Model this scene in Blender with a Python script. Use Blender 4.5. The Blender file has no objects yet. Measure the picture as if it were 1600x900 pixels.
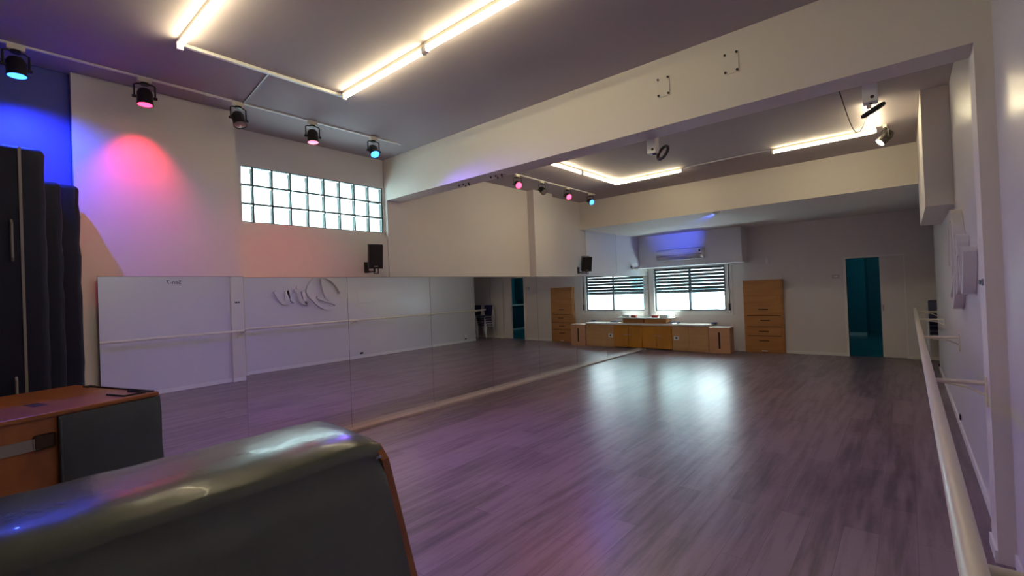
import bpy, bmesh, math, random
from mathutils import Vector, Matrix
random.seed(7)
S = bpy.context.scene
COL = S.collection
PI = math.pi

# ------------------------------------------------------------------ materials
def mat(name, col, rough=.6, metal=0, spec=.5, emit=None, es=0, trans=0, coat=0, noise=None, bump=None, ior=None):
    m = bpy.data.materials.new(name); m.use_nodes = True
    nt = m.node_tree; b = nt.nodes['Principled BSDF']
    b.inputs['Base Color'].default_value = (*col, 1)
    b.inputs['Roughness'].default_value = rough
    b.inputs['Metallic'].default_value = metal
    b.inputs['Specular IOR Level'].default_value = spec
    b.inputs['Transmission Weight'].default_value = trans
    b.inputs['Coat Weight'].default_value = coat
    if ior: b.inputs['IOR'].default_value = ior
    if emit:
        b.inputs['Emission Color'].default_value = (*emit, 1)
        b.inputs['Emission Strength'].default_value = es
    tc = nt.nodes.new('ShaderNodeTexCoord')
    if noise:   # (scale vec, amount, second colour)
        sc, amt, c2 = noise
        mp = nt.nodes.new('ShaderNodeMapping'); mp.inputs['Scale'].default_value = sc
        n = nt.nodes.new('ShaderNodeTexNoise'); n.inputs['Scale'].default_value = 1; n.inputs['Detail'].default_value = 5
        r = nt.nodes.new('ShaderNodeValToRGB'); r.color_ramp.elements[0].position = .5-amt; r.color_ramp.elements[1].position = .5+amt
        r.color_ramp.elements[0].color = (*col, 1); r.color_ramp.elements[1].color = (*c2, 1)
        nt.links.new(tc.outputs['Object'], mp.inputs[0]); nt.links.new(mp.outputs[0], n.inputs[0])
        nt.links.new(n.outputs[0], r.inputs[0]); nt.links.new(r.outputs[0], b.inputs['Base Color'])
    if bump:    # (scale, strength)
        n2 = nt.nodes.new('ShaderNodeTexNoise'); n2.inputs['Scale'].default_value = bump[0]; n2.inputs['Detail'].default_value = 4
        bp = nt.nodes.new('ShaderNodeBump'); bp.inputs['Strength'].default_value = bump[1]; bp.inputs['Distance'].default_value = .01
        nt.links.new(tc.outputs['Object'], n2.inputs[0]); nt.links.new(n2.outputs[0], bp.inputs['Height'])
        nt.links.new(bp.outputs[0], b.inputs['Normal'])
    return m

PAINT = mat('wall_paint', (.75, .70, .69), .55, noise=((1.3, 1.3, 1.3), .35, (.72, .675, .66)), bump=(60, .08))
SEMI = mat('gloss_wall_paint', (.70, .67, .69), .28, bump=(25, .05))
BLUEW = mat('deep_blue_wall', (.085, .10, .42), .6, bump=(60, .08))  # one even deep blue, used on the recess wall alone
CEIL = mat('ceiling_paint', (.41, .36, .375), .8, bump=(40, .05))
BEAMP = mat('beam_paint', (.72, .67, .62), .6, bump=(40, .05))
BOARD = mat('laminate_board', (.84, .85, .90), .35)
WHITE = mat('white_plastic', (.80, .79, .77), .4)
CREAM = mat('cream_enamel', (.74, .68, .56), .32)
BLACK = mat('black_plastic', (.012, .012, .014), .45)
BLACKM = mat('black_metal', (.02, .017, .017), .35, metal=.3)
STEEL = mat('steel', (.45, .45, .47), .35, metal=1)
MIRROR = mat('mirror_silver', (.86, .87, .87), .0, metal=1)
MEDGE = mat('mirror_edge', (.05, .06, .06), .4)
STRIP = mat('pale_timber_strip', (.46, .39, .37), .5, noise=((20, 2, 20), .3, (.40, .33, .31)))
WOOD = mat('varnished_plywood', (.52, .235, .065), .35, noise=((1.5, 1.5, 14), .25, (.38, .155, .04)), coat=.2)
WOODL = mat('pale_plywood', (.62, .36, .165), .45, noise=((2, 2, 12), .3, (.50, .27, .115)))
WOODP = mat('pink_plywood', (.62, .33, .18), .45, noise=((2, 2, 10), .3, (.52, .26, .14)))
ORANGE = mat('orange_veneer', (.62, .27, .02), .22, noise=((3, 3, 1.2), .3, (.52, .205, .015)), coat=.3)
DARKSLOT = mat('dark_slot', (.03, .012, .008), .8)
VAULTW = mat('vault_wood', (.32, .105, .022), .42, noise=((3.0, 12, 5.0), .3, (.18, .052, .012)), coat=.1)
LEATHER = mat('green_grey_leather', (.088, .098, .080), .27, noise=((5, 5, 5), .3, (.070, .080, .070)), bump=(9, .3), coat=.12)
LEATHERB = mat('blue_grey_leather', (.045, .055, .070), .42, noise=((5, 5, 5), .3, (.034, .042, .055)), bump=(8, .3))
NAVY = mat('navy_vinyl', (.006, .007, .030), .6, spec=.3, bump=(7, .5))
ZIP = mat('grey_zip', (.22, .20, .22), .5, metal=.2)
COUNTER = mat('counter_top', (.66, .56, .48), .35)
TEAL = mat('teal_paint', (.012, .20, .27), .5)
TEALD = mat('dark_teal_paint', (.008, .08, .11), .5)
TEALF = mat('teal_floor', (.02, .20, .24), .25)
ALU = mat('grey_aluminium', (.10, .12, .14), .4, metal=.4)
SLAT = mat('shutter_slats', (.05, .07, .075), .5)
GRILLE = mat('grille_steel', (.30, .32, .34), .5)
RED = mat('red_card', (.45, .05, .04), .5)
BLUEC = mat('blue_cloth', (.02, .05, .14), .8)
PAPER = mat('white_paper', (.85, .85, .85), .6)
NAVYC = mat('navy_chair_vinyl', (.02, .025, .13), .4)
CHROME = mat('white_tube_enamel', (.80, .80, .84), .3)
INK = mat('black_ink', (.01, .01, .01), .6)
EXTW = mat('exterior_render', (.80, .82, .82), .8)
EXTB = mat('exterior_blue_glass', (.30, .45, .50), .5)
LEAF = mat('leaf_green', (.05, .22, .16), .7)
TUBE = mat('lit_fluorescent_tube', (1, 1, 1), .5, emit=(1.0, .86, .53), es=23)
LBLUE = mat('lit_blue_lens', (.1, .4, 1), .3, emit=(.05, .27, 1.0), es=2.6)
LREDW = mat('lit_red_lens', (1, .2, .3), .3, emit=(1.0, .04, .11), es=3.6)
LENS = mat('clear_lens', (.55, .5, .48), .15, metal=.7)
LWHITE = mat('lit_white_lens', (1, 1, 1), .3, emit=(1, .9, .8), es=3)

# glass (thin, tinted) and glass blocks
GLASS = bpy.data.materials.new('window_glass'); GLASS.use_nodes = True
_n = GLASS.node_tree; _n.nodes.remove(_n.nodes['Principled BSDF'])
_t = _n.nodes.new('ShaderNodeBsdfTransparent'); _t.inputs[0].default_value = (.90, .97, .96, 1)
_g = _n.nodes.new('ShaderNodeBsdfGlossy'); _g.inputs['Roughness'].default_value = .02
_x = _n.nodes.new('ShaderNodeMixShader'); _x.inputs[0].default_value = .05
_n.links.new(_t.outputs[0], _x.inputs[1]); _n.links.new(_g.outputs[0], _x.inputs[2])
_n.links.new(_x.outputs[0], _n.nodes['Material Output'].inputs[0])
BLOCK = mat('glass_block', (.36, .41, .40), .18, trans=1, ior=1.08)
def block_ribs():
    nt = BLOCK.node_tree; b = nt.nodes['Principled BSDF']
    tc = nt.nodes.new('ShaderNodeTexCoord')
    w = nt.nodes.new('ShaderNodeTexNoise'); w.inputs['Scale'].default_value = 14
    bp = nt.nodes.new('ShaderNodeBump'); bp.inputs['Strength'].default_value = .25
    nt.links.new(tc.outputs['Object'], w.inputs[0]); nt.links.new(w.outputs[0], bp.inputs['Height']); nt.links.new(bp.outputs[0], b.inputs['Normal'])
block_ribs()

def floor_mat():
    m = bpy.data.materials.new('vinyl_plank_floor'); m.use_nodes = True
    nt = m.node_tree; b = nt.nodes['Principled BSDF']; L = nt.links.new
    tc = nt.nodes.new('ShaderNodeTexCoord')
    mp = nt.nodes.new('ShaderNodeMapping'); mp.inputs['Rotation'].default_value = (0, 0, PI/2)
    br = nt.nodes.new('ShaderNodeTexBrick'); br.offset = .37
    br.inputs['Scale'].default_value = 1; br.inputs['Brick Width'].default_value = 1.22; br.inputs['Row Height'].default_value = .18
    br.inputs['Mortar Size'].default_value = .0015; br.inputs['Mortar Smooth'].default_value = .6
    br.inputs['Color1'].default_value = (.0, .0, .0, 1); br.inputs['Color2'].default_value = (1, 1, 1, 1); br.inputs['Mortar'].default_value = (.0, .0, .0, 1)
    L(tc.outputs['Object'], mp.inputs[0]); L(mp.outputs[0], br.inputs[0])
    mp2 = nt.nodes.new('ShaderNodeMapping'); mp2.inputs['Scale'].default_value = (11, .9, 1)
    n = nt.nodes.new('ShaderNodeTexNoise'); n.inputs['Scale'].default_value = 1.4; n.inputs['Detail'].default_value = 6; n.inputs['Roughness'].default_value = .6
    L(tc.outputs['Object'], mp2.inputs[0]); L(mp2.outputs[0], n.inputs[0])
    add = nt.nodes.new('ShaderNodeMath'); add.operation = 'MULTIPLY_ADD'; add.inputs[1].default_value = .22
    L(br.outputs['Color'], add.inputs[0]); L(n.outputs[0], add.inputs[2])
    r = nt.nodes.new('ShaderNodeValToRGB'); e = r.color_ramp.elements
    e[0].position = .42; e[0].color = (.112, .074, .096, 1); e[1].position = .72; e[1].color = (.25, .18, .21, 1)
    L(add.outputs[0], r.inputs[0])
    mx = nt.nodes.new('ShaderNodeMix'); mx.data_type = 'RGBA'; mx.inputs[7].default_value = (.10, .07, .08, 1)
    L(br.outputs['Fac'], mx.inputs[0]); L(r.outputs[0], mx.inputs[6]); L(mx.outputs[2], b.inputs['Base Color'])
    b.inputs['Roughness'].default_value = .30; b.inputs['Specular IOR Level'].default_value = .5
    n3 = nt.nodes.new('ShaderNodeTexNoise'); n3.inputs['Scale'].default_value = 7; n3.inputs['Detail'].default_value = 3
    L(tc.outputs['Object'], n3.inputs[0])
    ad2 = nt.nodes.new('ShaderNodeMath'); ad2.operation = 'MULTIPLY_ADD'; ad2.inputs[1].default_value = .3
    L(n.outputs[0], ad2.inputs[0]); L(n3.outputs[0], ad2.inputs[2])
    bp = nt.nodes.new('ShaderNodeBump'); bp.inputs['Strength'].default_value = .22; bp.inputs['Distance'].default_value = .012
    L(ad2.outputs[0], bp.inputs['Height']); L(bp.outputs[0], b.inputs['Normal'])
    return m
FLOOR = floor_mat()

# ------------------------------------------------------------------ mesh helpers
class MB:
    def __init__(s): s.bm = bmesh.new()
    def box(s, x0, x1, y0, y1, z0, z1, bev=0, seg=2, M=None):
        r = bmesh.ops.create_cube(s.bm, size=1)
        vs = r['verts']
        for v in vs:
            v.co = Vector(((x0+x1)/2+v.co.x*(x1-x0), (y0+y1)/2+v.co.y*(y1-y0), (z0+z1)/2+v.co.z*(z1-z0)))
        if M is not None: bmesh.ops.transform(s.bm, matrix=M, verts=vs)
        if bev:
            es = list({e for v in vs for e in v.link_edges})
            bmesh.ops.bevel(s.bm, geom=es, offset=bev, segments=seg, profile=.5, affect='EDGES')
        return s
    def cyl(s, p, q, r, r2=None, seg=20, caps=True):
        p, q = Vector(p), Vector(q); d = q-p
        M = Matrix.Translation((p+q)/2) @ d.to_track_quat('Z', 'Y').to_matrix().to_4x4()
        bmesh.ops.create_cone(s.bm, cap_ends=caps, segments=seg, radius1=r, radius2=r if r2 is None else r2, depth=d.length, matrix=M)
        return s
    def tube(s, pts, r, seg=8, closed=False):
        pts = [Vector(p) for p in pts]; rings = []; n = len(pts); up = None
        for i, p in enumerate(pts):
            if closed: t = (pts[(i+1) % n]-pts[i-1]).normalized()
            else: t = (pts[min(i+1, n-1)]-pts[max(i-1, 0)]).normalized()
            if up is None:
                up = Vector((0, 0, 1)) if abs(t.z) < .9 else Vector((1, 0, 0))
            a = t.cross(up).normalized(); up = a.cross(t).normalized()
            rings.append([s.bm.verts.new(p+r*(math.cos(2*PI*k/seg)*a+math.sin(2*PI*k/seg)*up)) for k in range(seg)])
        m = n if closed else n-1
        for i in range(m):
            A, B = rings[i], rings[(i+1) % n]
            for k in range(seg): s.bm.faces.new((A[k], A[(k+1) % seg], B[(k+1) % seg], B[k]))
        if not closed:
            s.bm.faces.new(rings[0][::-1]); s.bm.faces.new(rings[-1])
        return s
    def loft(s, secs, cap=True):
        rings = [[s.bm.verts.new(Vector(p)) for p in sec] for sec in secs]; n = len(rings[0])
        for A, B in zip(rings, rings[1:]):
            for k in range(n): s.bm.faces.new((A[k], A[(k+1) % n], B[(k+1) % n], B[k]))
        if cap: s.bm.faces.new(rings[0][::-1]); s.bm.faces.new(rings[-1])
        return s
    def lathe(s, prof, c, ax=(0, 0, 1), seg=24):
        q = Vector(ax).to_track_quat('Z', 'Y').to_matrix(); rings = []
        for r, h in prof:
            rings.append([s.bm.verts.new(Vector(c)+q @ Vector((r*math.cos(2*PI*k/seg), r*math.sin(2*PI*k/seg), h))) for k in range(seg)])
        for A, B in zip(rings, rings[1:]):
            for k in range(seg): s.bm.faces.new((A[k], A[(k+1) % seg], B[(k+1) % seg], B[k]))
        s.bm.faces.new(rings[0][::-1]); s.bm.faces.new(rings[-1])
        return s
    def build(s, name, m, parent=None, smooth=False):
        bmesh.ops.recalc_face_normals(s.bm, faces=s.bm.faces)
        me = bpy.data.meshes.new(name); s.bm.to_mesh(me); s.bm.free()
        if smooth:
            for p in me.polygons: p.use_smooth = True
            try: me.set_sharp_from_angle(angle=math.radians(40))
            except Exception: pass
        me.materials.append(m)
        o = bpy.data.objects.new(name, me); COL.objects.link(o)
        if parent:
            o.parent = parent
            o.matrix_parent_inverse = parent.matrix_world.inverted() if False else Matrix.Identity(4)
        return o

def B(*a, **k): return MB().box(*a, **k)
def tag(o, label, cat, group=None, kind=None):
    o['label'] = label; o['category'] = cat
    if group: o['group'] = group
    if kind: o['kind'] = kind
    return o
def thing(name, label, cat, loc=(0, 0, 0), rotz=0, group=None, kind=None):
    o = bpy.data.objects.new(name, None); COL.objects.link(o); o.location = loc; o.rotation_euler = (0, 0, rotz)
    o.empty_display_size = .1
    return tag(o, label, cat, group, kind)
def struct(name, mb, m, label, cat):
    return tag(mb.build(name, m), label, cat, kind='structure')
def dup(root, loc=None, rot=None, label=None):
    r = root.copy(); COL.objects.link(r)
    if loc is not None: r.location = loc
    if rot is not None: r.rotation_euler = rot
    if label: r['label'] = label
    for ch in list(root.children):
        c = ch.copy(); COL.objects.link(c); c.parent = r
        for g in list(ch.children):
            d = g.copy(); COL.objects.link(d); d.parent = c
    return r

# ------------------------------------------------------------------ room dimensions (metres)
H = 3.427; D = 11.73; W = 5.60; WN = 5.63; XC = 5.555; YE = 10.80
YB0, YB1, ZB = 3.655, 3.901, 2.883
DH, ZH = 8.46, 2.855
FR = -2.6

# floor and ceiling
struct('floor', B(-.4, 7.3, FR-.2, D+.12, -.2, 0), FLOOR, 'grey-purple wood-look vinyl plank floor with a soft sheen', 'floor')
struct('ceiling', B(-.4, 7.3, FR-.2, D+.2, H, H+.25), CEIL, 'flat painted ceiling carrying the fluorescent tubes', 'ceiling')

# left wall, in segments
w = MB()
w.box(-.4, 0, FR, 1.885, 0, H)                      # plain part beside the mats
w.box(-.4, -.005, 1.885, 3.65, 0, 2.40)              # below glass blocks
w.box(-.4, -.05, 1.885, 3.65, 2.40, 2.452)
w.box(-.4, -.05, 1.885, 3.65, 3.052, H)              # above
w.box(-.4, -.05, 1.70, 1.89, 2.44, 3.06)
w.box(-.4, -.05, 3.635, 3.70, 2.40, 3.06)
w.box(-.4, 0, 3.66, D+.2, 0, H)                     # beyond the beam
struct('wall_left', w, PAINT, 'tall painted left wall above and behind the mirror', 'wall')
struct('trim_1', B(-.02, .40, .56, 1.70, 0, H), PAINT, 'wide wall pier beside the mats, catching the red and blue light', 'pier')
struct('wall_left', B(-.02, .345, FR, .555, 0, H), BLUEW, 'deep blue recess wall behind the navy mats', 'wall')
struct('trim_2', MB().box(-.01, .145, 6.68, 7.27, 1.862, H).box(-.02, .0, 6.68, 7.27, 0, H), PAINT, 'shallow pilaster on the left wall above the mirror, past the beam', 'pilaster')
# back wall with window and door holes
WX0, WX1, WZ0, WZ1 = .10, 2.0, .90, 2.075
DX0, DX1, DZ = 4.276, 5.18, 2.0
w = MB()
y0, y1 = D, D+.18
w.box(-.4, WX0, y0, y1, 0, H); w.box(WX0, WX1, y0, y1, 0, WZ0); w.box(WX0, WX1, y0, y1, WZ1, H)
w.box(WX1, DX0, y0, y1, 0, H); w.box(DX0, DX1, y0, y1, DZ, H); w.box(DX1, 7.3, y0, y1, 0, H)
struct('wall_back', w, PAINT, 'painted back wall with the window and the sliding door', 'wall')
w = MB(); w.box(WN, WN+.2, FR, YB0, 0, H)
struct('wall_right', w, SEMI, 'near part of the right wall beside the camera', 'wall')
w = MB(); w.box(W, W+.16, YB1, YE, 0, H)
struct('wall_right', w, SEMI, 'far part of the right wall carrying the raised lettering', 'wall')
struct('trim_3', B(XC, WN+.2, YB0, YB1, 0, H), BEAMP, 'column under the right end of the ceiling beam', 'column')
w = MB(); w.box(W+.16, 7.3, YE-.12, YE, 0, H)
struct('wall_alcove', w, PAINT, 'return wall of the chair alcove at the far right', 'wall')
w = MB(); w.box(7.15, 7.3, YE, D, 0, H)
struct('wall_alcove', w, PAINT, 'end wall of the chair alcove at the far right', 'wall')
struct('wall_front', B(-.4, 7.3, FR-.2, FR, 0, H), PAINT, 'wall behind the camera', 'wall')
struct('trim_4', B(0, XC, YB0, YB1, ZB, H), BEAMP, 'deep painted ceiling beam crossing the room', 'beam')
struct('trim_5', B(0, 7.15, DH, D, ZH, H), BEAMP, 'lowered ceiling bulkhead along the back of the room', 'bulkhead')
struct('trim_6', B(5.39, W+.02, 6.15, DH+.0, 2.275, H), BEAMP, 'boxed duct hanging in the upper right corner', 'duct')
# white box over the window
struct('trim_7', B(0.0, 2.45, 11.2, D, 2.062, ZH, bev=.004), BOARD, 'white boxed shutter housing over the window', 'housing')
# laminate boards on the left wall under the bulkhead
for ya, yb, lab in ((8.64, 9.975, 'white wall board under the bulkhead, nearer of the two'), (9.985, 11.2, 'white wall board under the bulkhead, by the shutter housing')):
    tag(B(.0, .018, ya, yb, 1.875, ZH, bev=.002).build('wall_board', BOARD), lab, 'wall board', 'white boards on the left wall')
# baseboards
struct('baseboard_back', MB().box(2.15, 2.33, D-.012, D, 0, .06).box(3.14, DX0-.03, D-.012, D, 0, .06).box(DX1+.03, 7.15, D-.012, D, 0, .06), WHITE, 'low white baseboard on the back wall', 'baseboard')
struct('baseboard_right', MB().box(W-.012, W, YB1, YE, 0, .07).box(WN-.012, WN, FR, YB0, 0, .07).box(XC-.012, XC, YB0, YB1, 0, .07), WHITE, 'white baseboard on the right wall', 'baseboard')

# ------------------------------------------------------------------ mirror
edges = [.668, 1.72, 3.03, 4.32, 5.58, 6.845, 8.12, 9.385, 10.55, 11.70]
seen = ['on the wide pier, leftmost, beside the navy mats', 'reflecting the raised script lettering',
        'reflecting plain wall just right of the lettering', 'reflecting the far end of the barre',
        'reflecting the sliding door and teal doorway', 'reflecting the tall wooden drawer cabinet',
        'reflecting the left side of the window', 'reflecting the middle of the window',
        'in the far corner, touching the low cupboards']
for i in range(9):
    a, b = (1.76 if i == 1 else edges[i])+.0015, edges[i+1]-.0015
    t = thing('mirror_panel', 'tall frameless mirror panel '+seen[i], 'mirror', (0, (a+b)/2, .03), group='mirror panels along the left wall')
    t.rotation_euler = (0, .0046, 0)
    if i == 0:      # this one hangs on the pier and stands slightly askew
        t.location = (.422-.003, (a+b)/2, .02); t.rotation_euler = (0, .006, math.atan(.028))
    h = 1.832
    off = -.002
    B(.002+off, .008+off, -(b-a)/2, (b-a)/2, 0, h).build('glass', MIRROR, t)
    mb = MB(); 
    mb.box(.001+off, .0085+off, -(b-a)/2-.0012, -(b-a)/2, 0, h); mb.box(.001+off, .0085+off, (b-a)/2, (b-a)/2+.0012, 0, h)
    mb.box(.0005+off, .0085+off, -(b-a)/2, (b-a)/2, h, h+.003)
    mb.build('polished_edge', MEDGE, t)
struct('trim_8', B(.002, .13, 1.75, 11.15, 0, .03, bev=.004), STRIP, 'pale timber strip on the floor along the foot of the mirror', 'strip')

# ------------------------------------------------------------------ windows
# window_1 : rear window with roller shutter and sliding security grille
t = thing('window_1', 'aluminium sliding window with half-lowered roller shutter over the low cupboards', 'window', (0, D, 0), kind='structure')
fx0, fx1, fz0, fz1 = .157, 1.934, .964, 2.037
f = MB()
f.box(WX0-.06, fx0, -.02, .12, fz0-.06, fz1+.045); f.box(fx1, fx1+.05, -.02, .12, fz0-.06, fz1+.045)
f.box(fx0, fx1, -.02, .12, fz0-.09, fz0-.02); f.box(fx0, fx1, -.02, .12, fz1, fz1+.04)
f.box(2.03, 2.085, -.02, .03, .86, 2.06); f.box(.04, 2.085, -.03, .03, .845, .875)
f.build('frame', WHITE, t)
mx_ = 1.085
def sash(n, a, b, y, th):
    f = MB(); f.box(a, a+th, y, y+.03, fz0-.02, fz1); f.box(b-th, b, y, y+.03, fz0-.02, fz1)
    f.box(a, b, y, y+.03, fz0-.02, fz0+.02); f.box(a, b, y, y+.03, fz1-.025, fz1)
    o = f.build('sash', ALU, t)
    return o
s1 = sash(0, fx0, mx_+.02, .05, .035); s2 = sash(1, mx_-.035, fx1, .015, .045)
f = MB(); f.box(fx0+.03, mx_, .062, .066, fz0+.02, fz1-.02); f.build('pane', GLASS, s1)
sl = MB(); z = 1.44; k = 0
sl.box(fx0+.01, fx1-.01, .10, .118, 1.395, 1.475)
z = 1.47
while z < 2.03:
    gap = .0085 if k % 3 else .007
    sl.box(fx0+.01, fx1-.01, .10, .114, z+gap, min(z+.083, 2.05))
    z += .083; k += 1
sl.build('roller_shutter', SLAT, t)
g = MB()
gx0, gx1, gz0, gz1 = fx0+.03, mx_-.0, fz0+.01, fz1-.01
def clip(p, d):  # line through p with slope d=+-1 clipped to the grille rectangle
    pts = []
    for x in (gx0, gx1):
        zz = p[1]+d*(x-p[0])
        if gz0 <= zz <= gz1: pts.append((x, zz))
    for zz in (gz0, gz1):
        x = p[0]+(zz-p[1])*d
        if gx0 < x < gx1: pts.append((x, zz))
    return pts[:2] if len(pts) >= 2 else None
for d in (1, -1):
    c = -2.6
    while c < 3.6:
        seg = clip((0, c), d)
        if seg: g.cyl((seg[0][0], .085+.002*d, seg[0][1]), (seg[1][0], .085+.002*d, seg[1][1]), .0035, seg=5)
        c += .085
g.build('security_grille', GRILLE, t)
f = MB(); f.box(2.0, 2.022, -.035, -.03, .98, 2.05, bev=0); f.build('shutter_strap', DARKSLOT, t)
f = MB(); f.box(1.99, 2.03, -.05, -.02, .95, 1.12, bev=.006); f.build('strap_winder', BLACK, t)

# window_2 : glass blocks
t = thing('window_2', 'high strip of square glass blocks in the left wall above the mirror', 'window', (0, 0, 0), kind='structure')
gy = [1.885]; gz = [2.452, 2.652, 2.852, 3.052]
n_ = 9; wy = (3.63-1.83)/9
ys = [max(1.888, 1.82+wy*i) for i in range(10)]
bl = MB(); gr = MB()
for i in range(9):
    for j in range(3):
        ya, yb = ys[i]+.008, ys[i+1]-.008; za, zb = gz[j]+.009, gz[j+1]-.009
        bl.box(-.13, -.058, ya, yb, za, zb, bev=.012, seg=2)
gm = mat('block_mortar', (.12, .16, .16), .7)
for y in ys: gr.box(-.125, -.062, y-.009, y+.009, gz[0], gz[-1])
for z in gz: gr.box(-.125, -.062, ys[0], ys[-1], z-.010, z+.010)
bl.build('glass_blocks', BLOCK, t, smooth=True); gr.build('mortar_grid', gm, t)
# exterior reveal behind the blocks so that daylight only enters through them
w = MB(); w.box(-.62, -.40, 1.6, 3.9, 2.2, 2.44); w.build('outer_sill', EXTW, t)

# ------------------------------------------------------------------ door
t = thing('door_1', 'open doorway to the teal room with a white sliding door half drawn', 'door', (0, D, 0), kind='structure')
f = MB(); f.box(DX0-.045, DX0, -.015, .18, 0, DZ+.01); f.box(DX1, DX1+.02, -.01, .18, 0, DZ+.01)
f.box(DX0-.045, DX1+.02, -.02, .02, DZ, DZ+.035)
f.build('frame', WHITE, t)
dp = B(4.815, 5.185, .012, .05, .01, DZ, bev=.003).build('sliding_door', PAINT, t)
MB().box(4.835, 4.862, .004, .014, .93, 1.05, bev=.003).build('pull_handle', STEEL, dp)
# teal room behind
w = MB()
w.box(3.4, 3.55, D+.18, 17.2, 0, 2.7); w.box(7.5, 7.65, D+.18, 17.2, 0, 2.7); w.box(3.4, 4.34, 16.0, 16.15, 0, 2.7); w.box(4.24, 4.34, 16.15, 17.2, 0, 2.7)
w.box(3.4, 7.65, 17.2, 17.35, 0, 2.7); w.box(3.4, 7.65, D+.18, D+.2, 2.05, 2.7); w.box(3.4, DX0-.05, D+.18, D+.2, 0, 2.7); w.box(DX1+.05, 7.65, D+.18, D+.2, 0, 2.7)
struct('wall_teal_room', w, TEAL, 'teal painted walls seen through the open doorway', 'wall')
struct('floor', B(3.4, 7.65, D+.12, 17.35, -.2, 0), TEALF, 'teal floor of the room beyond the doorway', 'floor')
struct('ceiling', B(3.4, 7.65, D+.18, 17.35, 2.7, 2.85), TEALD, 'ceiling of the teal room beyond the doorway', 'ceiling')
struct('baseboard_teal_room', MB().box(3.55, 4.34, 15.97, 16.0, 0, .09), WHITE, 'white baseboard in the teal room', 'baseboard')
t = thing('wash_counter', 'teal counter with white top in the room beyond the doorway', 'counter', (7.2, 15.0, 0))
B(-.25, .29, -1.3, 1.3, .05, .96).build('body', TEALD, t); B(-.3, .29, -1.33, 1.33, .96, 1.0, bev=.004).build('counter_top', WHITE, t)
B(-.27, .29, -1.3, 1.3, 0, .05).build('plinth', WHITE, t)
t = thing('wall_cabinet', 'dark teal cabinet above the wash counter beyond the doorway', 'cabinet', (7.4, 15.2, 0))
B(-.25, .09, -.1, 1.3, 1.2, 2.3).build('body', TEALD, t)
t = thing('soap_bottle', 'small dark bottle on the teal counter beyond the doorway', 'bottle', (7.05, 15.3, 1.0))
MB().lathe([(.03, 0), (.032, .12), (.012, .15), (.012, .2)], (0, 0, 0)).build('body', BLACK, t, True)

# ------------------------------------------------------------------ outside
t = thing('neighbouring_building', 'pale building with bluish windows seen overexposed through the window', 'building', (0, 19, 0))
B(-7, 12, 0, .3, -3, 5).build('facade', EXTW, t)
for x in (-5.5, -3.2, -.9, 1.4, 3.7, 6, 8.3):
    fr = MB().box(x-.5, x+.5, -.04, .0, .6, 2.0).build('window', EXTB, t)
    B(x-.02, x+.02, -.06, -.04, .6, 2.0).build('window_bar', EXTW, fr)
B(-7, 12, -.25, 0, -.2, 0).build('ledge', EXTW, t)
t = thing('potted_shrub', 'small blurred shrub outside the window', 'shrub', (1.15, 13.3, .55))
mb = MB()
for k in range(60):
    a = random.uniform(0, 2*PI); r = random.uniform(0, .16); z = random.uniform(.15, .62)
    p = Vector((r*math.cos(a), r*math.sin(a), z)); d = Vector((math.cos(a), math.sin(a), random.uniform(.1, .9))).normalized()
    n = d.cross(Vector((0, 0, 1))).normalized()*.02
    vs = [mb.bm.verts.new(p), mb.bm.verts.new(p+d*.05+n), mb.bm.verts.new(p+d*.11), mb.bm.verts.new(p+d*.05-n)]
    mb.bm.faces.new(vs)
mb.build('foliage', LEAF, t)
MB().lathe([(.09, -.1), (.12, .15)], (0, 0, 0)).build('pot', EXTW, t)
t = thing('side_building', 'pale side wall with a bluish louvred opening, outside the window', 'building', (3.2, 12, 0))
B(0, .18, 0, 5.3, -.2, 4.2).build('facade', EXTW, t)
fr = B(-.03, .0, .9, 2.3, .75, 1.75).build('louvred_opening', EXTB, t)
mb = MB()
for k in range(9): mb.box(-.05, -.03, .95+k*.15, 1.0+k*.15, .78, 1.72)
mb.build('louvres', EXTW, fr)
struct('trim_9', MB().box(-.6, 3.18, 13.15, 13.5, -.2, .45), EXTW, 'low parapet outside the window', 'parapet')
struct('trim_10', MB().box(.93, 3.18, D+.18, 12.9, 2.35, 2.45), EXTW, 'added slab outside, keeping sun off the right half of the window', 'sun blocker')  # made-up slab, put here to limit where the sun lands indoors

# ------------------------------------------------------------------ fluorescent tubes
def make_tube(L):
    t = thing('fluorescent_light', 'x', 'ceiling light')
    B(0, L, -.011, .011, -.026, 0, bev=.003).build('batten', CREAM, t)
    MB().cyl((.02, 0, -.052), (L-.02, 0, -.052), .015, seg=12).build('tube', TUBE, t, True)
    for xa in (0, L-.022):
        MB().box(xa, xa+.022, -.02, .02, -.074, -.024, bev=.003).build('lamp_holder', WHITE, t)
    return t
T = make_tube(1.115)
TL = [((1.48, .99, H), 0, 'lit bare tube at the top left of the picture, over the mats side'),
      ((2.61, .99, H), 0, 'lit bare tube continuing the nearest row above the top edge'),
      ((1.505, 2.20, H), 0, 'lit bare tube between the long conduit and the middle joint, before the beam'),
      ((2.64, 2.19, H), 0, 'lit bare tube running off the top edge, before the beam'),
      ((1.49, 5.03, H), PI/2, 'lit bare tube just emerging behind the beam on the left side'),
      ((1.50, 6.155, H), PI/2, 'lit bare tube parallel to the mirror ending at the bulkhead corner'),
      ((1.515, 7.27, H), 0, 'lit bare tube along the bulkhead, left one of two'),
      ((3.87, 7.25, H), 0, 'lit bare tube along the bulkhead, right one of two'),
      ((4.99, 6.12, H), PI/2, 'lit bare tube on the right, behind the hanging ring fixture'),
      ((3.74, .99, H), 0, 'lit bare tube overhead near the camera, above the top edge')]
for i, (p, a, l) in enumerate(TL):
    o = T if i == 0 else dup(T, p)
    o.location = p; o.rotation_euler = (0, 0, a); o['label'] = l; o['group'] = 'bare fluorescent ceiling tubes'
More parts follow.
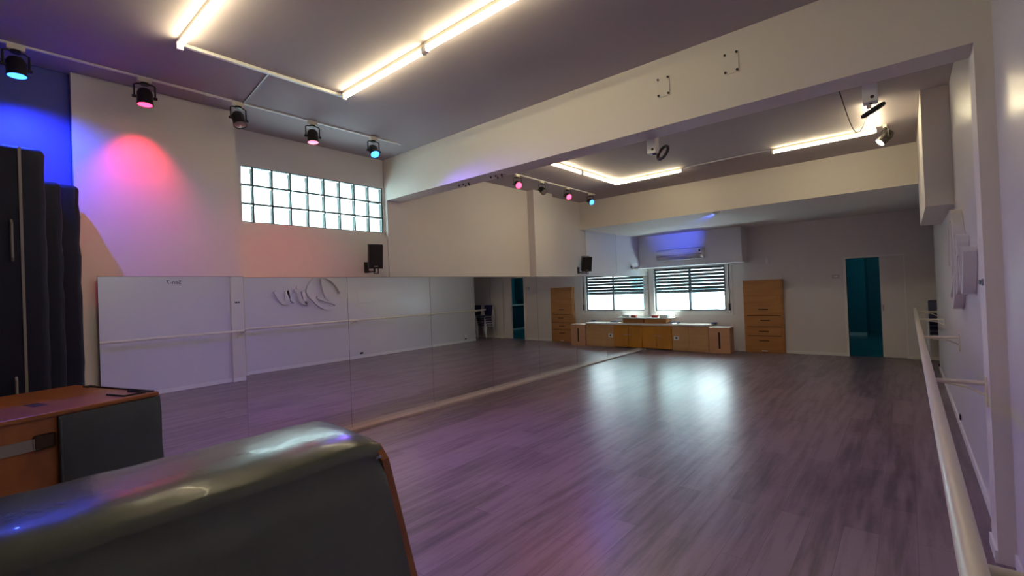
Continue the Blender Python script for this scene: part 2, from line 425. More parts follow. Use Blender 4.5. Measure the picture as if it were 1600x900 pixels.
def conduit(label, pts, r=.011, m=WHITE, name='cable_conduit'):
    return tag(MB().tube(pts, r, seg=8).build(name, m, smooth=True), label, 'conduit', 'surface conduits on the ceiling')
z = H-.012
tag(B(1.425, 1.452, .99, 2.22, H-.022, H).build('cable_conduit', WHITE), 'white conduit joining the ends of the two rows of tubes', 'conduit', 'surface conduits on the ceiling')
conduit('thin grey cable crossing from the conduit to the spotlight track', [(1.43, 1.60, H-.006), (.68, 1.68, H-.006)], .006, STEEL)
tag(B(2.62, 3.87, 7.25, 7.27, H-.016, H).build('cable_conduit', WHITE), 'thin conduit between the two tubes along the bulkhead', 'conduit', 'surface conduits on the ceiling')
# spotlight tracks
def track(ya, yb, label):
    t = thing('lighting_track', label, 'lighting track', (.67, 0, H), group='white spotlight tracks on the ceiling')
    B(-.012, .012, ya, yb, -.014, 0, bev=.002).build('rail', WHITE, t)
    B(-.015, .015, (ya+yb)/2-.03, (ya+yb)/2+.03, -.018, 0, bev=.003).build('joint', WHITE, t)
track(-.6, 3.42, 'spotlight track before the beam, over the glass blocks')
track(4.9, 7.95, 'spotlight track behind the beam, near the left wall')

# ------------------------------------------------------------------ spot lamps
def spot_lamp(loc, aim, lens, label, power=0, color=(1, 1, 1), size=50, group='can spotlights on the tracks', r=.052, L=.105, blend=.6, beam=None):
    t = thing('spotlight', label, 'spotlight', loc, group=group)
    B(-.018, .018, -.045, .045, -.034, 0, bev=.004).build('track_adapter', CREAM, t)
    d = Vector(aim).normalized()
    side = Vector((0, 0, 1)).cross(d)
    side = side.normalized() if side.length > .05 else Vector((0, 1, 0))
    piv = Vector((0, 0, -.150))
    yk = MB()
    hw = r+.014
    top = Vector((0, 0, -.045))
    yk.tube([piv+side*hw, top+side*hw+Vector((0, 0, -.01)), top+side*(hw-.02), top-side*(hw-.02), top-side*hw+Vector((0, 0, -.01)), piv-side*hw], .0065, seg=6)
    yk.cyl(top+Vector((0, 0, .01)), top-Vector((0, 0, .008)), .028, seg=14)
    yk.build('yoke', BLACKM, t)
    for sg in (-1, 1): MB().cyl(piv+sg*side*(hw-.012), piv+sg*side*(hw+.014), .012, seg=10).build('knob', BLACKM, t)
    bd = MB()
    bd.lathe([(.012, -L*.62), (r*.72, -L*.6), (r*.92, -L*.42), (r, -L*.3), (r, L*.48), (r*1.06, L*.5), (r*1.06, L*.6), (r*.94, L*.6), (r*.94, L*.56)], piv, d, seg=24)
    body = bd.build('can', BLACKM, t, True)
    MB().lathe([(r*.93, L*.565), (r*.6, L*.60), (.005, L*.61)], piv, d, seg=24).build('lens', lens, body, True)
    if power:
        ld = bpy.data.lights.new('spot_beam', 'SPOT'); ld.energy = power; ld.color = color; ld.spot_size = math.radians(size); ld.spot_blend = blend; ld.shadow_soft_size = .02
        lo = bpy.data.objects.new('spot_beam', ld); COL.objects.link(lo); lo.parent = t
        lo.location = piv+d*(L*.75); lo.rotation_euler = (Vector(beam) if beam else d).to_track_quat('-Z', 'Y').to_euler()
    return t
BL, RD = (.06, .12, 1.0), (1.0, .06, .10)
def aimv(a, b): return [b[i]-a[i] for i in range(3)]
X0 = .67; zt = H-.012
def SP(y, tgt, lens, label, **k): return spot_lamp((X0, y, zt), aimv((X0, y, zt-.13), tgt), lens, label, **k)
SP(.26, (.80, .30, 1.9), LBLUE, 'blue-lit black can spotlight at the top left corner, above the mats', power=75, color=(.04, .08, 1), size=150, blend=1, beam=(-.1, .05, -1))
SP(.96, (.74, .94, 2.4), LREDW, 'red-lit black can spotlight casting the red glow on the wall', power=22, color=(1, .035, .08), size=76, blend=1, beam=(-.48, 0, -1))
SP(1.64, (.98, 1.67, 2.55), LENS, 'unlit black can spotlight with clear lens, before the beam')
SP(2.33, (.90, 2.28, 1.2), LREDW, 'red-lit black can spotlight between the unlit one and the blue one', power=26, color=(1, .05, .12), size=120, blend=1)
SP(3.04, (1.6, 2.88, 2.0), LBLUE, 'blue-lit black can spotlight above the right end of the glass blocks', power=135, color=(.20, .08, 1), size=105, blend=1, beam=(1.6, .25, -2.0))
SP(5.60, (1.5, 5.1, 2.8), LREDW, 'red-lit can spotlight partly cut off by the beam edge', power=7, color=RD, size=110, beam=(1.2, -.3, -1.6))
SP(6.24, (1.2, 6.1, 2.8), LENS, 'unlit black can spotlight with clear lens, behind the beam')
SP(7.0, (1.5, 6.5, 2.8), LREDW, 'red-lit can spotlight behind the beam, next to the blue one', power=7, color=RD, size=110, beam=(1.2, -.5, -1.6))
SP(7.78, (1.7, 7.2, 2.7), LBLUE, 'blue-lit can spotlight behind the beam, nearest the bulkhead', power=18, color=BL, size=110, beam=(1.2, -.6, -1.6))
spot_lamp((5.09, 7.22, H), (-.6, -.3, -.62), LWHITE, 'grey can spotlight at the corner of the right-hand tubes', power=0, group=None, r=.055, L=.14)

# small LED fitting under the bulkhead edge that washes the shutter housing blue
t = thing('led_fitting', 'tiny LED fitting on the underside of the bulkhead edge', 'light', (2.73, 8.55, ZH))
B(-.05, .05, -.03, .03, -.025, 0, bev=.005).build('body', WHITE, t)
MB().cyl((0, .01, -.036), (0, .01, -.024), .018, seg=14).build('lens', LENS, t)
ld = bpy.data.lights.new('spot_beam', 'SPOT'); ld.energy = 220; ld.color = (.07, .12, 1); ld.spot_size = math.radians(25); ld.spot_blend = 1; ld.shadow_soft_size = .015
lo = bpy.data.objects.new('spot_beam', ld); COL.objects.link(lo); lo.parent = t; lo.location = (0, .03, -.045)
lo.rotation_euler = Vector((1.05-2.73, 11.2-8.58, 2.76-ZH+.045)).to_track_quat('-Z', 'Y').to_euler()

# ------------------------------------------------------------------ ring fixtures hanging behind the beam
def ring_fixture(loc, tilt, label, offs):
    t = thing('ring_fixture', label, 'ring fixture', loc, group='ring fixtures hanging from the beam')
    hb = B(-.042, .038, -.04, .04, -.115, .06, bev=.003).build('mounting_box', WHITE, t)
    MB().cyl((.01, -.045, -.085), (.01, -.039, -.085), .011, seg=10).build('knob', BLACK, hb)
    c = Vector(offs); q = Matrix.Rotation(tilt[1], 3, 'Y') @ Matrix.Rotation(tilt[0], 3, 'X')
    R = .062
    MB().tube([c+q @ Vector((R*math.cos(a*PI/12), R*math.sin(a*PI/12), 0)) for a in range(24)], .013, seg=8, closed=True).build('ring', BLACK, t, True)
    a0 = Vector((.0, 0, -.12)); e = c+(a0-c).normalized()*R
    MB().tube([a0+Vector((0, 0, .03)), a0, e], .010, seg=6).build('arm', BLACKM, t)
ring_fixture((3.565, YB1+.055, ZB-.0), (math.radians(52), math.radians(-48)), 'white box with black ring hanging behind the beam, near its middle', (.085, 0, -.125))
ring_fixture((5.085, YB1+.055, ZB-.0), (math.radians(20), math.radians(-28)), 'white box with tilted black ring hanging behind the beam, at its right end', (.01, -.0, -.165))
# hanging cable loop
pts = []
for k in range(15):
    u = k/14; pts.append((4.79+.17*u, 5.45+1.15*u, H-.01-.30*math.sin(PI*u)**1.2))
tag(MB().tube(pts, .005, seg=6).build('hanging_cable', BLACKM, smooth=True), 'dark cable hanging in a loop from the ceiling beside the right tube', 'cable')
tag(MB().tube([(3.80, 4.5, H), (3.79, 4.52, H-.1), (3.76, 4.53, H-.19)], .004, seg=6).build('hanging_cable', BLACKM, smooth=True), 'short loose cable end hanging near the middle ring fixture', 'cable')

# ------------------------------------------------------------------ bolted plates
def plate(x, z, label):
    t = thing('bolted_plate', label, 'steel plate', (x, YB0, z), group='bolted plates on the beam face')
    B(-.05, .05, -.008, 0, -.078, .078, bev=.002).build('plate', BEAMP, t)
    for sx in (-1, 1):
        for sz in (-1, 1):
            MB().cyl((sx*.040, -.018, sz*.064), (sx*.040, -.006, sz*.064), .009, seg=6).build('bolt', BLACKM, t)
plate(3.80, 3.192, 'square painted plate with four bolts on the beam, left one')
plate(4.308, 3.207, 'square painted plate with four bolts on the beam, right one')
for x, y, lab in ((1.35, 3.80, 'cluster of bolts under the beam, nearer the left wall'), (1.86, 3.80, 'cluster of bolts under the beam, nearer the room centre')):
    t = thing('bolt_cluster', lab, 'bolts', (x, y, ZB), group='bolt clusters under the beam')
    B(-.09, .09, -.05, .05, -.005, 0, bev=.001).build('plate', BEAMP, t)
    for dx, dy in ((-.075, -.03), (-.03, .035), (.0, -.03), (.035, .03), (.075, -.02)):
        MB().cyl((dx, dy, -.024), (dx, dy, 0), .0085, seg=6).build('bolt', BLACKM, t)

# ------------------------------------------------------------------ loudspeakers
def speaker(loc, rot, label, w_=.17, d_=.15, h=.30):
    t = thing('loudspeaker', label, 'loudspeaker', loc, group='black wall loudspeakers')
    M = Matrix.Rotation(rot[2], 4, 'Z') @ Matrix.Rotation(rot[1], 4, 'Y')
    def tr(mb):
        bmesh.ops.transform(mb.bm, matrix=M, verts=mb.bm.verts); return mb
    c = tr(MB().loft([[(-d_/2, -w_*.36, -h/2), (d_/2, -w_/2, -h/2), (d_/2, w_/2, -h/2), (-d_/2, w_*.36, -h/2)], [(-d_/2, -w_*.36, h/2), (d_/2, -w_/2, h/2), (d_/2, w_/2, h/2), (-d_/2, w_*.36, h/2)]])).build('cabinet', BLACK, t)
    tr(B(d_/2, d_/2+.008, -w_/2+.01, w_/2-.01, -h/2+.012, h/2-.012, bev=.004)).build('grille', mat('speaker_cloth', (.02, .02, .022), .9, bump=(120, .5)), c)
    tr(B(d_/2+.008, d_/2+.010, -.025, .025, -h/2+.025, -h/2+.035)).build('badge', STEEL, c)
    br = MB()
    bx = -loc[0]
    br.box(bx, bx+.015, -.03, .03, -.20, -.06, bev=.002)
    br.tube([(bx+.01, 0, -.17), (bx+.09, 0, -.19), (0, 0, -.19), (0, 0, -.12)], .012, seg=6)
    br.tube([(.03, .03, -.15), (.03, .03, -.215), (.03, -.03, -.215), (.03, -.03, -.15)], .008, seg=6)
    br.build('wall_bracket', BLACKM, t)
    return t
speaker((.19, 3.31, 2.115), (0, math.radians(8), math.radians(-18)), 'black loudspeaker under the glass blocks, beside the beam')
speaker((.19, 8.31, 2.12), (0, math.radians(14), math.radians(-38)), 'black tilted loudspeaker above the mirror, left of the far window', w_=.21)
tag(MB().tube([(.02, 3.42, 1.97), (.012, 3.52, 1.92), (.01, 3.60, 1.87)], .004, seg=5).build('speaker_cable', WHITE), 'thin cable hanging from the loudspeaker under the glass blocks', 'cable')
# small camera on the wall near the corner
t = thing('security_camera', 'small grey security camera above the mirror near the far corner', 'camera', (.02, 10.75, 2.09))
MB().cyl((.0, 0, 0), (.02, 0, 0), .035, seg=14).build('base', STEEL, t)
MB().tube([(.02, 0, 0), (.07, 0, .0), (.09, .02, -.02)], .009, seg=6).build('arm', STEEL, t)
MB().cyl((.06, -.06, -.03), (.13, .06, -.05), .035, seg=14).build('body', WHITE, t)
t2 = MB().tube([(.02, 10.85, 2.07), (.03, 11.2, 2.10), (.03, 11.45, 2.05), (.04, D-.02, 2.0), (.04, D-.02, .95), (.05, D-.02, .70)], .007, seg=6).build('corner_cable', WHITE)
tag(t2, 'thin white cable running down the far left corner', 'cable')

# ------------------------------------------------------------------ air conditioner
t = thing('air_conditioner', 'white split air conditioner on the shutter housing over the window', 'air conditioner', (1.10, 11.2, 2.21))
hw = .55
prof = [(0, 0), (-.05, -.005), (-.12, .03), (-.185, .075), (-.20, .14), (-.185, .21), (-.15, .245), (0, .25)]
MB().loft([[(-hw, y, z) for y, z in prof], [(hw, y, z) for y, z in prof]]).build('housing', WHITE, t, True)
B(-hw+.03, hw-.05, -.16, -.05, -.012, .004).build('air_vane', WHITE, t)
B(-hw+.02, hw-.02, -.203, -.199, .10, .104).build('seam_line', MEDGE, t)
B(-hw+.01, hw-.03, -.155, -.02, .2485, .2515).build('intake_grille', ALU, t)
B(hw-.07, hw-.03, -.206, -.198, .155, .20, bev=.002).build('display', MEDGE, t)

# ------------------------------------------------------------------ low cupboards
CY = 11.20
t = thing('worktop', 'pale worktop running over the low cupboards under the window', 'worktop')
B(.012, 1.665, CY-.035, D-.003, .610, .648, bev=.004).build('slab', COUNTER, t)
B(.012, 1.665, CY-.039, CY-.035, .612, .646).build('edge_band', WHITE, t)
t = thing('cupboard', 'low cupboard with two glossy orange doors, in the mirror corner', 'cupboard', (0, CY, 0), group='low cupboards under the window')
B(.012, .789, .02, .52, .02, .609).build('carcass', WOODL, t)
for a, b, hx in ((.014, .384, .33), (.39, .785, .44)):
    d = B(a, b, 0, .02, .03, .604, bev=.003).build('door', ORANGE, t)
    B(hx, hx+.07, -.006, 0, .345, .355).build('finger_pull', STEEL, d)
B(.012, .789, .04, .5, 0, .02).build('plinth', DARKSLOT, t)
t = thing('cupboard', 'low pale plywood cupboard with a power socket on its front', 'cupboard', (0, CY, 0), group='low cupboards under the window')
B(.792, 1.655, .02, .52, .0, .609).build('carcass', WOODL, t)
for a, b in ((.795, 1.195), (1.20, 1.650)):
    B(a, b, 0, .02, .01, .604, bev=.003).build('door', WOODL, t)
f = B(.835, .965, -.008, 0, .27, .36, bev=.003).build('socket_plate', WHITE, t)
B(.87, .925, -.012, -.008, .295, .335, bev=.003).build('socket', BLACK, f)
t = thing('cupboard', 'low pinkish plywood box with a tall dark slot, right end of the row', 'cupboard', (0, CY, 0), group='low cupboards under the window')
B(1.675, 2.135, -.03, .27, .0, .58, bev=.003).build('carcass', WOODP, t)
B(1.675, 2.135, -.035, .27, .58, .595, bev=.002).build('lid', COUNTER, t)
B(1.88, 1.92, -.033, -.02, .10, .48, bev=.0).build('hand_slot', DARKSLOT, t)
# things on the worktop
t = thing('raised_shelf', 'low wooden riser with a white top on the worktop in the corner', 'riser', (0, 0, .648))
B(.02, .60, 11.34, 11.64, 0, .13).build('body', WOOD, t)
B(.02, .74, 11.27, 11.68, .13, .15, bev=.003).build('top', PAPER, t)
t = thing('card_box', 'small red card box on the white-topped riser', 'box', (.30, 11.38, .798))
B(-.07, .07, -.04, .04, 0, .055, bev=.002).build('box', RED, t); B(-.072, .072, -.042, .042, .045, .057).build('lid', RED, t)
t = thing('paper_stack', 'stack of white papers on the riser, right of the red box', 'papers', (.53, 11.45, .798))
for k in range(6): B(-.10+random.uniform(-.01, .01), .10+random.uniform(-.01, .01), -.09, .09, k*.012, k*.012+.010).build('sheaf', PAPER, t)
t = thing('clear_tray', 'thin white wire tray standing at the back of the riser', 'tray', (.42, 11.6, .798))
MB().tube([(-.3, 0, 0), (-.3, 0, .12), (.29, 0, .12), (.29, 0, 0)], .006, seg=6).build('frame', WHITE, t)
B(-.3, .29, .0, .004, .0, .06).build('back_panel', PAPER, t)
def cloth(loc, sx, sy, label):
    mb = MB(); n = 10; g = [[mb.bm.verts.new((sx*(i/n-.5)*(1+.1*math.sin(j)), sy*(j/n-.5), .012+.022*abs(math.sin(i*1.3+j*.7))*(1-abs(i/n-.5)))) for j in range(n+1)] for i in range(n+1)]
    for i in range(n):
        for j in range(n): mb.bm.faces.new((g[i][j], g[i+1][j], g[i+1][j+1], g[i][j+1]))
    o = mb.build('folded_cloth', BLUEC, smooth=True); o.location = loc
    m = o.modifiers.new('s', 'SOLIDIFY'); m.thickness = .012
    return tag(o, label, 'cloth')
cloth((.80, 11.33, .650), .26, .16, 'crumpled dark blue cloth on the worktop, right of the riser')
tag(B(1.62, 1.72, 11.5, 11.68, .649, .675, bev=.008).build('dark_pouch', BLUEC), 'small dark pouch at the right end of the worktop', 'pouch')

# ------------------------------------------------------------------ tall cabinet
t = thing('drawer_cabinet', 'tall varnished wooden drawer cabinet set against the back wall', 'cabinet', (2.735, D, 0))
cw = .398; f0 = -.13
B(-cw, cw, f0+.02, -.002, .0, 1.634, bev=.002).build('carcass', WOOD, t)
MB().box(-cw-.004, cw+.004, f0, -.002, 1.622, 1.64).build('top', WOOD, t)
rows = [(.836, 1.615), (.592, .826), (.384, .582), (.03, .374)]
for k, (za, zb) in enumerate(rows):
    o = B(-cw+.06 if k else -cw+.02, cw-.045 if k else cw-.02, f0, f0+.02, za, zb, bev=.003).build('door' if k == 0 else 'drawer', WOOD, t)
    hz = za+.14 if k == 0 else zb-.10
    B(-.10+.04*(k == 1), .10+.03*(k == 1), f0-.004, f0+.002, hz-.011, hz+.011, bev=.003).build('hand_slot', DARKSLOT, o)
    if k: B(-cw+.06, cw-.05, f0-.002, f0+.004, zb+.0, zb+.012).build('shadow_gap', DARKSLOT, o)
B(-.05, .06, f0-.003, f0, .035, .055).build('paper_tag', PAPER, t)

# ------------------------------------------------------------------ wall fittings
t = thing('light_switch', 'small white switch high on the back wall, right of the shutter housing', 'switch', (2.83, D, 2.06))
p = B(-.035, .035, -.012, 0, -.07, .07, bev=.003).build('plate', WHITE, t); B(-.015, .015, -.018, -.012, -.03, .03, bev=.002).build('rocker', PAPER, p)
t = thing('wall_plate', 'small grey plate on the back wall, left of the doorway', 'wall plate', (4.10, D, 1.645))
p = B(-.065, .065, -.012, 0, -.038, .038, bev=.003).build('plate', STEEL, t); B(-.03, .03, -.016, -.012, -.014, .014).build('button', WHITE, p)
t = thing('power_socket', 'white power socket low at the end of the right wall', 'socket', (W, 10.33, .16))
p = B(-.012, 0, -.05, .05, -.09, .09, bev=.003).build('plate', WHITE, t); B(-.03, -.012, -.02, .02, -.07, -.02, bev=.003).build('plug', BLACK, p)
tag(B(W-.014, W, 6.58, 6.66, .10, .15, bev=.003).build('floor_socket', BLACK), 'tiny dark socket just above the floor on the right wall', 'socket')
tag(B(W-.006, W, 6.55, 7.15, 1.42, 1.75, bev=.002).build('cover_plate', SEMI), 'flat white cover plate flush on the right wall past the lettering', 'cover plate')
t = thing('switch_plate', 'small dark switch plate on the face of the right column', 'switch', (XC, 3.76, 1.55))
p = B(-.01, 0, -.05, .05, -.02, .02, bev=.003).build('plate', STEEL, t); B(-.014, -.01, -.035, -.005, -.012, .012).build('rocker', BLACK, p); B(-.014, -.01, .012, .035, -.012, .012).build('rocker', BLACK, p)
# small dark writing near the top of the wall facing the mirror
cu = bpy.data.curves.new('wall_marking', 'FONT'); cu.body = '5en-7'; cu.size = .10; cu.extrude = .001; cu.align_x = 'CENTER'
o = bpy.data.objects.new('wall_marking', cu); COL.objects.link(o); cu.materials.append(INK)
o.location = (WN-.003, 2.74, 1.925); o.rotation_euler = (PI/2, 0, -PI/2)
tag(o, 'small black handwritten mark high on the near right wall', 'writing')

# ------------------------------------------------------------------ raised lettering on the right wall (traced where it stands, y/z on the wall)
LETTERS = [('letter_d', [[(6.062, 1.692), (6.024, 1.798), (5.951, 1.908), (5.838, 2.017), (5.708, 2.087), (5.562, 2.114), (5.449, 2.084), (5.366, 1.992), (5.276, 1.878), (5.241, 1.757), (5.276, 1.664), (5.366, 1.568), (5.472, 1.455), (5.598, 1.37), (5.711, 1.336), (5.844, 1.337), (5.947, 1.367), (5.915, 1.433), (5.833, 1.472), (5.718, 1.506), (5.573, 1.559), (5.447, 1.608)], [(5.584, 2.044), (5.611, 1.902), (5.653, 1.729), (5.689, 1.617), (5.718, 1.506)]]), ('letter_i', [[(5.023, 1.853)], [(5.11, 1.753), (5.151, 1.607), (5.192, 1.491), (5.261, 1.465)]]), ('letter_n', [[(4.917, 1.781), (4.997, 1.756), (5.023, 1.643), (5.086, 1.519), (5.191, 1.469)], [(4.756, 1.786), (4.81, 1.68), (4.865, 1.574), (4.922, 1.512)]]), ('letter_v', [[(4.48, 1.772), (4.539, 1.676), (4.606, 1.571), (4.674, 1.509), (4.739, 1.513), (4.767, 1.608), (4.753, 1.697), (4.753, 1.783)]])]
t = thing('raised_lettering', 'large white raised script lettering on the far right wall', 'lettering', (W-.002, 0, 0))
def ribbon(paths, wd, dep):
    mb = MB()
    for pts in paths:
        P = [Vector((0, a, b)) for a, b in pts]
        if len(P) == 1:
            mb.cyl((-dep, P[0].y, P[0].z), (0, P[0].y, P[0].z), wd*.62, seg=14); continue
        # smooth: catmull-rom
        Q = []
        for i in range(len(P)-1):
            p0, p1, p2, p3 = P[max(i-1, 0)], P[i], P[i+1], P[min(i+2, len(P)-1)]
            for k in range(4):
                u = k/4
                Q.append(.5*((2*p1)+(p2-p0)*u+(2*p0-5*p1+4*p2-p3)*u*u+(3*p1-p0-3*p2+p3)*u**3))
        Q.append(P[-1]); secs = []; n = len(Q)
        for i, q in enumerate(Q):
            tg = (Q[min(i+1, n-1)]-Q[max(i-1, 0)]).normalized(); nn = Vector((0, -tg.z, tg.y))
            ww = wd*.5*(.55+.45*math.sin(PI*min(1, max(0, i/(n-1)*.8+.1))))
            a, b = q+nn*ww, q-nn*ww
            secs.append([a, b, b+Vector((-dep, 0, 0)), a+Vector((-dep, 0, 0))])
        mb.loft(secs)
    return mb
for nm, paths in LETTERS:
    ribbon(paths, .092, .07).build(nm, SEMI, t)

# ------------------------------------------------------------------ ballet barre on the right wall
BX, BZ = 5.31, 1.0
t = thing('ballet_barre', 'long cream wooden ballet barre on brackets along the right wall', 'ballet barre')
MB().cyl((BX, -1.6, BZ), (BX, 11.0, BZ), .024, seg=24).build('rail', CREAM, t, True)
for y, wx in ((-.2, WN), (1.40, WN), (3.78, XC), (6.36, W), (8.84, W), (10.66, W)):
    b = MB()
    b.tube([(BX, y, BZ-.012), (BX+.02, y, BZ-.03), (wx-.01, y, BZ-.03)], .013, seg=10)
    b.tube([(BX+.03, y, BZ-.035), (wx-.08, y, BZ-.06), (wx-.006, y, BZ-.10)], .006, seg=8)
    br = b.build('bracket', CREAM, t, True)
    B(wx-.008, wx, y-.03, y+.03, BZ-.16, BZ+.01, bev=.002).build('wall_flange', CREAM, br)

# ------------------------------------------------------------------ stacked chairs in the alcove
def make_chair():
    t = thing('stacking_chair', 'x', 'chair')
    s = .20   # half width (local y), chair faces local +x
    for sy in (-1, 1):
        y = sy*s
        MB().tube([(.22, y, 0), (.20, y, .25), (.19, y, .42), (.15, y, .445), (-.14, y, .43), (-.18, y, .47), (-.21, y, .62), (-.235, y, .78)], .011, seg=8).build('side_frame', CHROME, t, True)
        MB().tube([(-.24, y*1.02, 0), (-.19, y*1.02, .22), (-.15, y*1.02, .43)], .011, seg=8).build('rear_leg', CHROME, t, True)
    MB().tube([(-.235, -s, .78), (-.245, -s*.8, .835), (-.25, 0, .85), (-.245, s*.8, .835), (-.235, s, .78)], .011, seg=8).build('top_rail', CHROME, t, True)
    b = B(-.17, .20, -.19, .19, .445, .475, bev=.014, seg=3).build('seat', NAVYC, t, True)
    M = Matrix.Translation((-.215, 0, .70)) @ Matrix.Rotation(math.radians(-10), 4, 'Y')
    B(-.012, .012, -.185, .185, -.12, .12, bev=.010, seg=3, M=M).build('backrest', NAVYC, t, True)
    return t
ch = make_chair()
names = ['lowest', 'second from the bottom', 'middle', 'second from the top', 'topmost']
for st, (sx, sy) in enumerate(((5.69, 11.40), (6.22, 11.40))):
    for k in range(5):
        o = ch if (st == 0 and k == 0) else dup(ch)
        o.location = (sx, sy-.02*k, .078*k); o.rotation_euler = (0, 0, -PI/2)
        o['label'] = 'navy white-framed stacking chair, '+names[k]+(', stack nearer the door' if st == 0 else ', stack deeper in alcove')
        o['group'] = 'stacked chairs in the alcove'

# ------------------------------------------------------------------ crash mats
def crash_mat(name_label, x0, x1, y0, y1, h, zip_y=None):
    t = thing('crash_mat', name_label, 'gym mat', ((x0+x1)/2, (y0+y1)/2, 0), group='navy crash mats standing against the wall')
    hx, hy = (x1-x0)/2, (y1-y0)/2
    mb = MB(); mb.box(-hx, hx, -hy, hy, 0, h, bev=.035, seg=4)
    bmesh.ops.subdivide_edges(mb.bm, edges=[e for e in mb.bm.edges if e.calc_length() > .3], cuts=24, use_grid_fill=True)
    for v in mb.bm.verts:
        q = .003*math.sin(v.co.z*19+v.co.y*3)+.0025*math.sin(v.co.z*41+v.co.y*9)
        if 0.05 < v.co.z < h-.03:
            if v.co.y > hy-.05: v.co.y += q
            if v.co.x > hx-.02: v.co.x += q*.5
    c = mb.build('cover', NAVY, t, True)
    if zip_y is not None:
        zy = zip_y-(y0+y1)/2
        B(hx-.001, hx+.006, zy-.007, zy+.007, .03, h-.01).build('zip', ZIP, t)
        hd = MB(); hd.tube([(hx, zy-.045, 1.93), (hx+.02, zy-.045, 1.95), (hx+.02, zy-.045, 2.17), (hx, zy-.045, 2.19)], .007, seg=6); hd.build('carry_handle', ZIP, t)
        hd = MB(); hd.tube([(hx, zy-.045, .92), (hx+.02, zy-.045, .94), (hx+.02, zy-.045, 1.17), (hx, zy-.045, 1.19)], .007, seg=6); hd.build('carry_handle', ZIP, t)
crash_mat('tallest navy vinyl crash mat standing upright, with a grey zip', .755, .905, -1.3, .362, 2.675, zip_y=.247)
crash_mat('navy crash mat standing upright, middle of the three', .60, .745, -1.2, .455, 2.50)
crash_mat('navy crash mat standing upright nearest the wall, reaching furthest right', .445, .59, -1.1, .567, 2.52)

# ------------------------------------------------------------------ vaulting box 1 (foreground)
t = thing('vaulting_box', 'large grey-green leather topped vaulting box filling the lower left foreground', 'vaulting box', (3.67, .17, 0), group='wooden vaulting boxes')
ZT = 1.10; a0, b0 = .19, .72      # half width / half length at z=ZT
fx_, fy_ = .16, .13               # flare per metre downwards
def ring(z, inset=0, n=1):
    a, b = a0+(ZT-z)*fx_-inset, b0+(ZT-z)*fy_-inset
    return [(-a, -b, z), (a, -b, z), (a, b, z), (-a, b, z)]
MB().loft([ring(.42, .012), ring(1.095, .012)]).build('top_section', VAULTW, t)
lo_ = MB().loft([ring(.0, .012), ring(.41, .012)]).build('lower_section', VAULTW, t)
B(a0+.09, a0+.115, -.12, .12, .24, .29, bev=.01).build('hand_slot', DARKSLOT, lo_)
# end boards standing slightly proud
for sgn in (-1, 1):
    secs = []
    for z, in_ in ((.0, 0), (1.06, 0), (1.105, .03)):
        a, b = a0+(ZT-z)*fx_-in_+.006, b0+(ZT-z)*fy_
        secs.append([(-a, sgn*(b-.004), z), (a, sgn*(b-.004), z), (a, sgn*(b+.022), z), (-a, sgn*(b+.022), z)])
    MB().loft(secs).build('end_board', VAULTW, t)
# leather skirts on the long sides
for sgn in (-1, 1):
    mb = MB(); secs = []
    for i in range(15):
        z = .50+(ZT-.50)*i/14
        a, b = a0+(ZT-z)*fx_, b0+(ZT-z)*fy_-.006
        bul = .012*math.sin(PI*i/14)**.5 if 0 < i < 13 else (-.012 if i >= 13 else 0)
        secs.append([(sgn*(a-.01), -b, z), (sgn*(a+.004+bul), -b, z), (sgn*(a+.008+bul), -b+.04, z), (sgn*(a+.008+bul), b-.04, z), (sgn*(a+.004+bul), b, z), (sgn*(a-.01), b, z)])
    mb.loft(secs); mb.build('leather_skirt', LEATHER, t, True)
# padded top
mb = MB(); secs = []; N = 28
for i in range(N+1):
    u = i/N*2-1; y = u*(b0+.0)
    e = max(0, (abs(u)-.93)/.07); k = math.sqrt(max(0, 1-e*e*.85))
    pr_ = []
    for j in range(17):
        th = PI*j/16; c, s_ = math.cos(th), math.sin(th)
        pr_.append(((a0+.030)*abs(c)**.62*(1 if c >= 0 else -1)*(.90+.10*k), y, 1.098+.062*s_**.8*k+.0015*math.sin(y*37)))
    pr_ += [(-(a0-.012), y, 1.085), ((a0-.012), y, 1.085)]
    secs.append(pr_)
mb.loft(secs); pad = mb.build('padded_top', LEATHER, t, True)
MB().tube([(a0+.006, -b0+.02, 1.099), (a0+.008, 0, 1.099), (a0+.006, b0-.02, 1.099)], .004, seg=6).build('piping', LEATHER, pad, True)
for yy in (b0-.02, b0-.008): MB().lathe([(.006, 0), (.005, .004), (.001, .005)], (a0+.014, yy, 1.075), (1, 0, 0), seg=8).build('tack', STEEL, pad)

# ------------------------------------------------------------------ vaulting box 2 (left, lying on its side)
t = thing('vaulting_box', 'orange wooden vaulting box with blue-grey leather cladding, in front of the mats', 'vaulting box', (1.82, .735, 0), math.radians(17), group='wooden vaulting boxes')
B(-.89, -.004, -1.05, -.01, .0, 1.075).build('body', VAULTW, t)
B(-.90, .006, -1.06, .0, 1.075, 1.10, bev=.006).build('top_board', VAULTW, t)
B(-.38, -.26, -.455, -.395, 1.0985, 1.1015, bev=.001).build('hand_slot', DARKSLOT, t)
lc = MB(); secs = []
for i in range(12):
    z = .03+(1.072-.03)*i/11; q = .010*math.sin(PI*i/11)+.004*math.sin(i*2.1)
    pts = [(-.02, -.465, z), (.014, -.465, z), (.022+q, -.40, z), (.024+q, -.15, z), (.020+q, -.05, z), (.005+q, .005, z), (-.03, .024+q, z), (-.12, .030+q, z), (-.6, .030+q, z), (-.86, .024+q, z), (-.86, -.02, z), (-.04, -.02, z)]
    secs.append(pts)
lc.loft(secs); cl = lc.build('leather_cladding', LEATHERB, t, True)
MB().tube([(.020, -.463, .04), (.024, -.463, .55), (.020, -.463, 1.06)], .006, seg=6).build('piping', LEATHERB, cl, True)
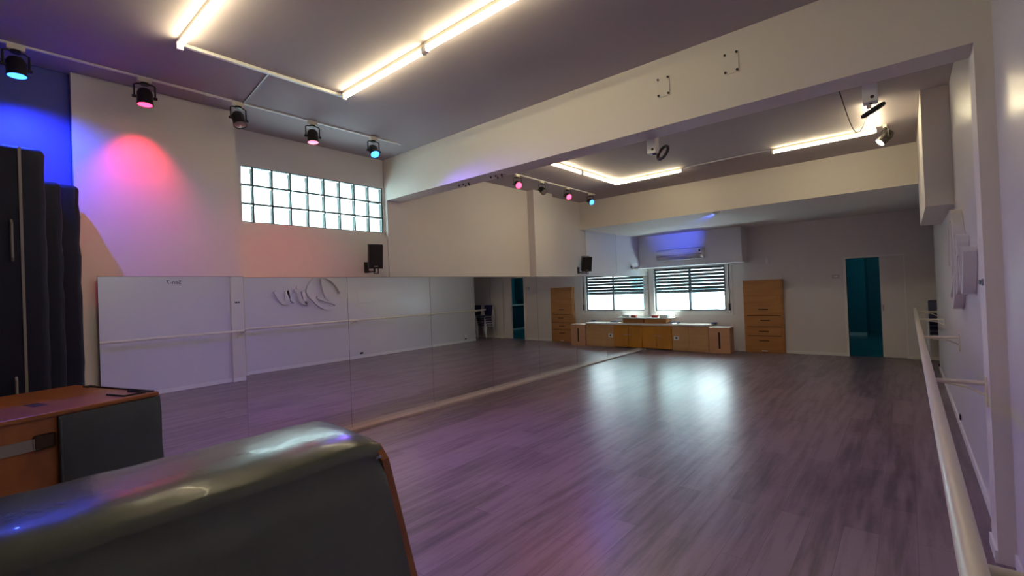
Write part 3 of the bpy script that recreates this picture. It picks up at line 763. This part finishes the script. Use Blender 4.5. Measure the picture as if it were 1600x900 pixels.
st = MB(); st.box(-.70, -.02, -.028, -.012, 1.099, 1.108, bev=.002); st.box(-.72, -.66, -.045, .0, 1.099, 1.108, bev=.003)
st.build('metal_strap', BLACKM, t)
st = MB(); st.tube([(-.20, -.16, 1.104), (-.03, -.16, 1.104), (-.025, -.06, 1.104), (-.19, -.06, 1.104)], .006, seg=6); st.build('metal_loop', BLACKM, t)
B(-.006, .002, -1.0, -.53, .93, .985, bev=.0).build('webbing_strap', ZIP, t)
B(-.006, .0035, -.56, -.475, .925, 1.0, bev=.01).build('strap_hole', DARKSLOT, t)

# ------------------------------------------------------------------ daylight
wd = bpy.data.worlds.new('sky'); S.world = wd; wd.use_nodes = True
nt = wd.node_tree; bg = nt.nodes['Background']
sky = nt.nodes.new('ShaderNodeTexSky'); sky.sky_type = 'HOSEK_WILKIE'; sky.sun_direction = (.1, .35, .93); sky.turbidity = 6
mixn = nt.nodes.new('ShaderNodeMix'); mixn.data_type = 'RGBA'; mixn.inputs[0].default_value = .8
mixn.inputs[7].default_value = (.74, .95, 1.0, 1)
nt.links.new(sky.outputs[0], mixn.inputs[6]); nt.links.new(mixn.outputs[2], bg.inputs[0])
bg.inputs[1].default_value = 20.0
sl = bpy.data.lights.new('sun', 'SUN'); sl.energy = 60; sl.color = (1, .93, .82); sl.angle = math.radians(.6)
so = bpy.data.objects.new('sun', sl); COL.objects.link(so); so.location = (1, 20, 20)
so.rotation_euler = Vector((-.06, -.545, -.84)).to_track_quat('-Z', 'Y').to_euler()
# ceiling lamp of the teal room
ld = bpy.data.lights.new('teal_room_lamp', 'POINT'); ld.energy = 11; ld.color = (.55, .95, 1); ld.shadow_soft_size = .12
lo = bpy.data.objects.new('teal_room_lamp', ld); COL.objects.link(lo); lo.location = (5.6, 14.2, 2.5)

# ------------------------------------------------------------------ camera
f_px, yaw, pit, rol = 726.94, .7043, .0078, -.0407
fw = Vector((-math.sin(yaw)*math.cos(pit), math.cos(yaw)*math.cos(pit), math.sin(pit)))
r0 = Vector((math.cos(yaw), math.sin(yaw), 0)); u0 = r0.cross(fw)
rr = math.cos(rol)*r0+math.sin(rol)*u0; uu = -math.sin(rol)*r0+math.cos(rol)*u0
cd = bpy.data.cameras.new('camera'); cam = bpy.data.objects.new('camera', cd); COL.objects.link(cam)
M = Matrix((rr, uu, -fw)).transposed().to_4x4(); M.translation = Vector((5.2286, 0, 1.605)); cam.matrix_world = M
cd.sensor_width = 36; cd.lens = f_px*36/1600; cd.clip_start = .02
S.camera = cam
S.view_settings.view_transform = 'Standard'; S.view_settings.look = 'None'; S.view_settings.gamma = 1
S.view_settings.exposure = 0.6; S.view_settings.use_curve_mapping = False
S.cycles.max_bounces = 10; S.cycles.diffuse_bounces = 5; S.cycles.glossy_bounces = 5; S.cycles.transmission_bounces = 8
S.cycles.sample_clamp_indirect = 6; S.cycles.blur_glossy = .5
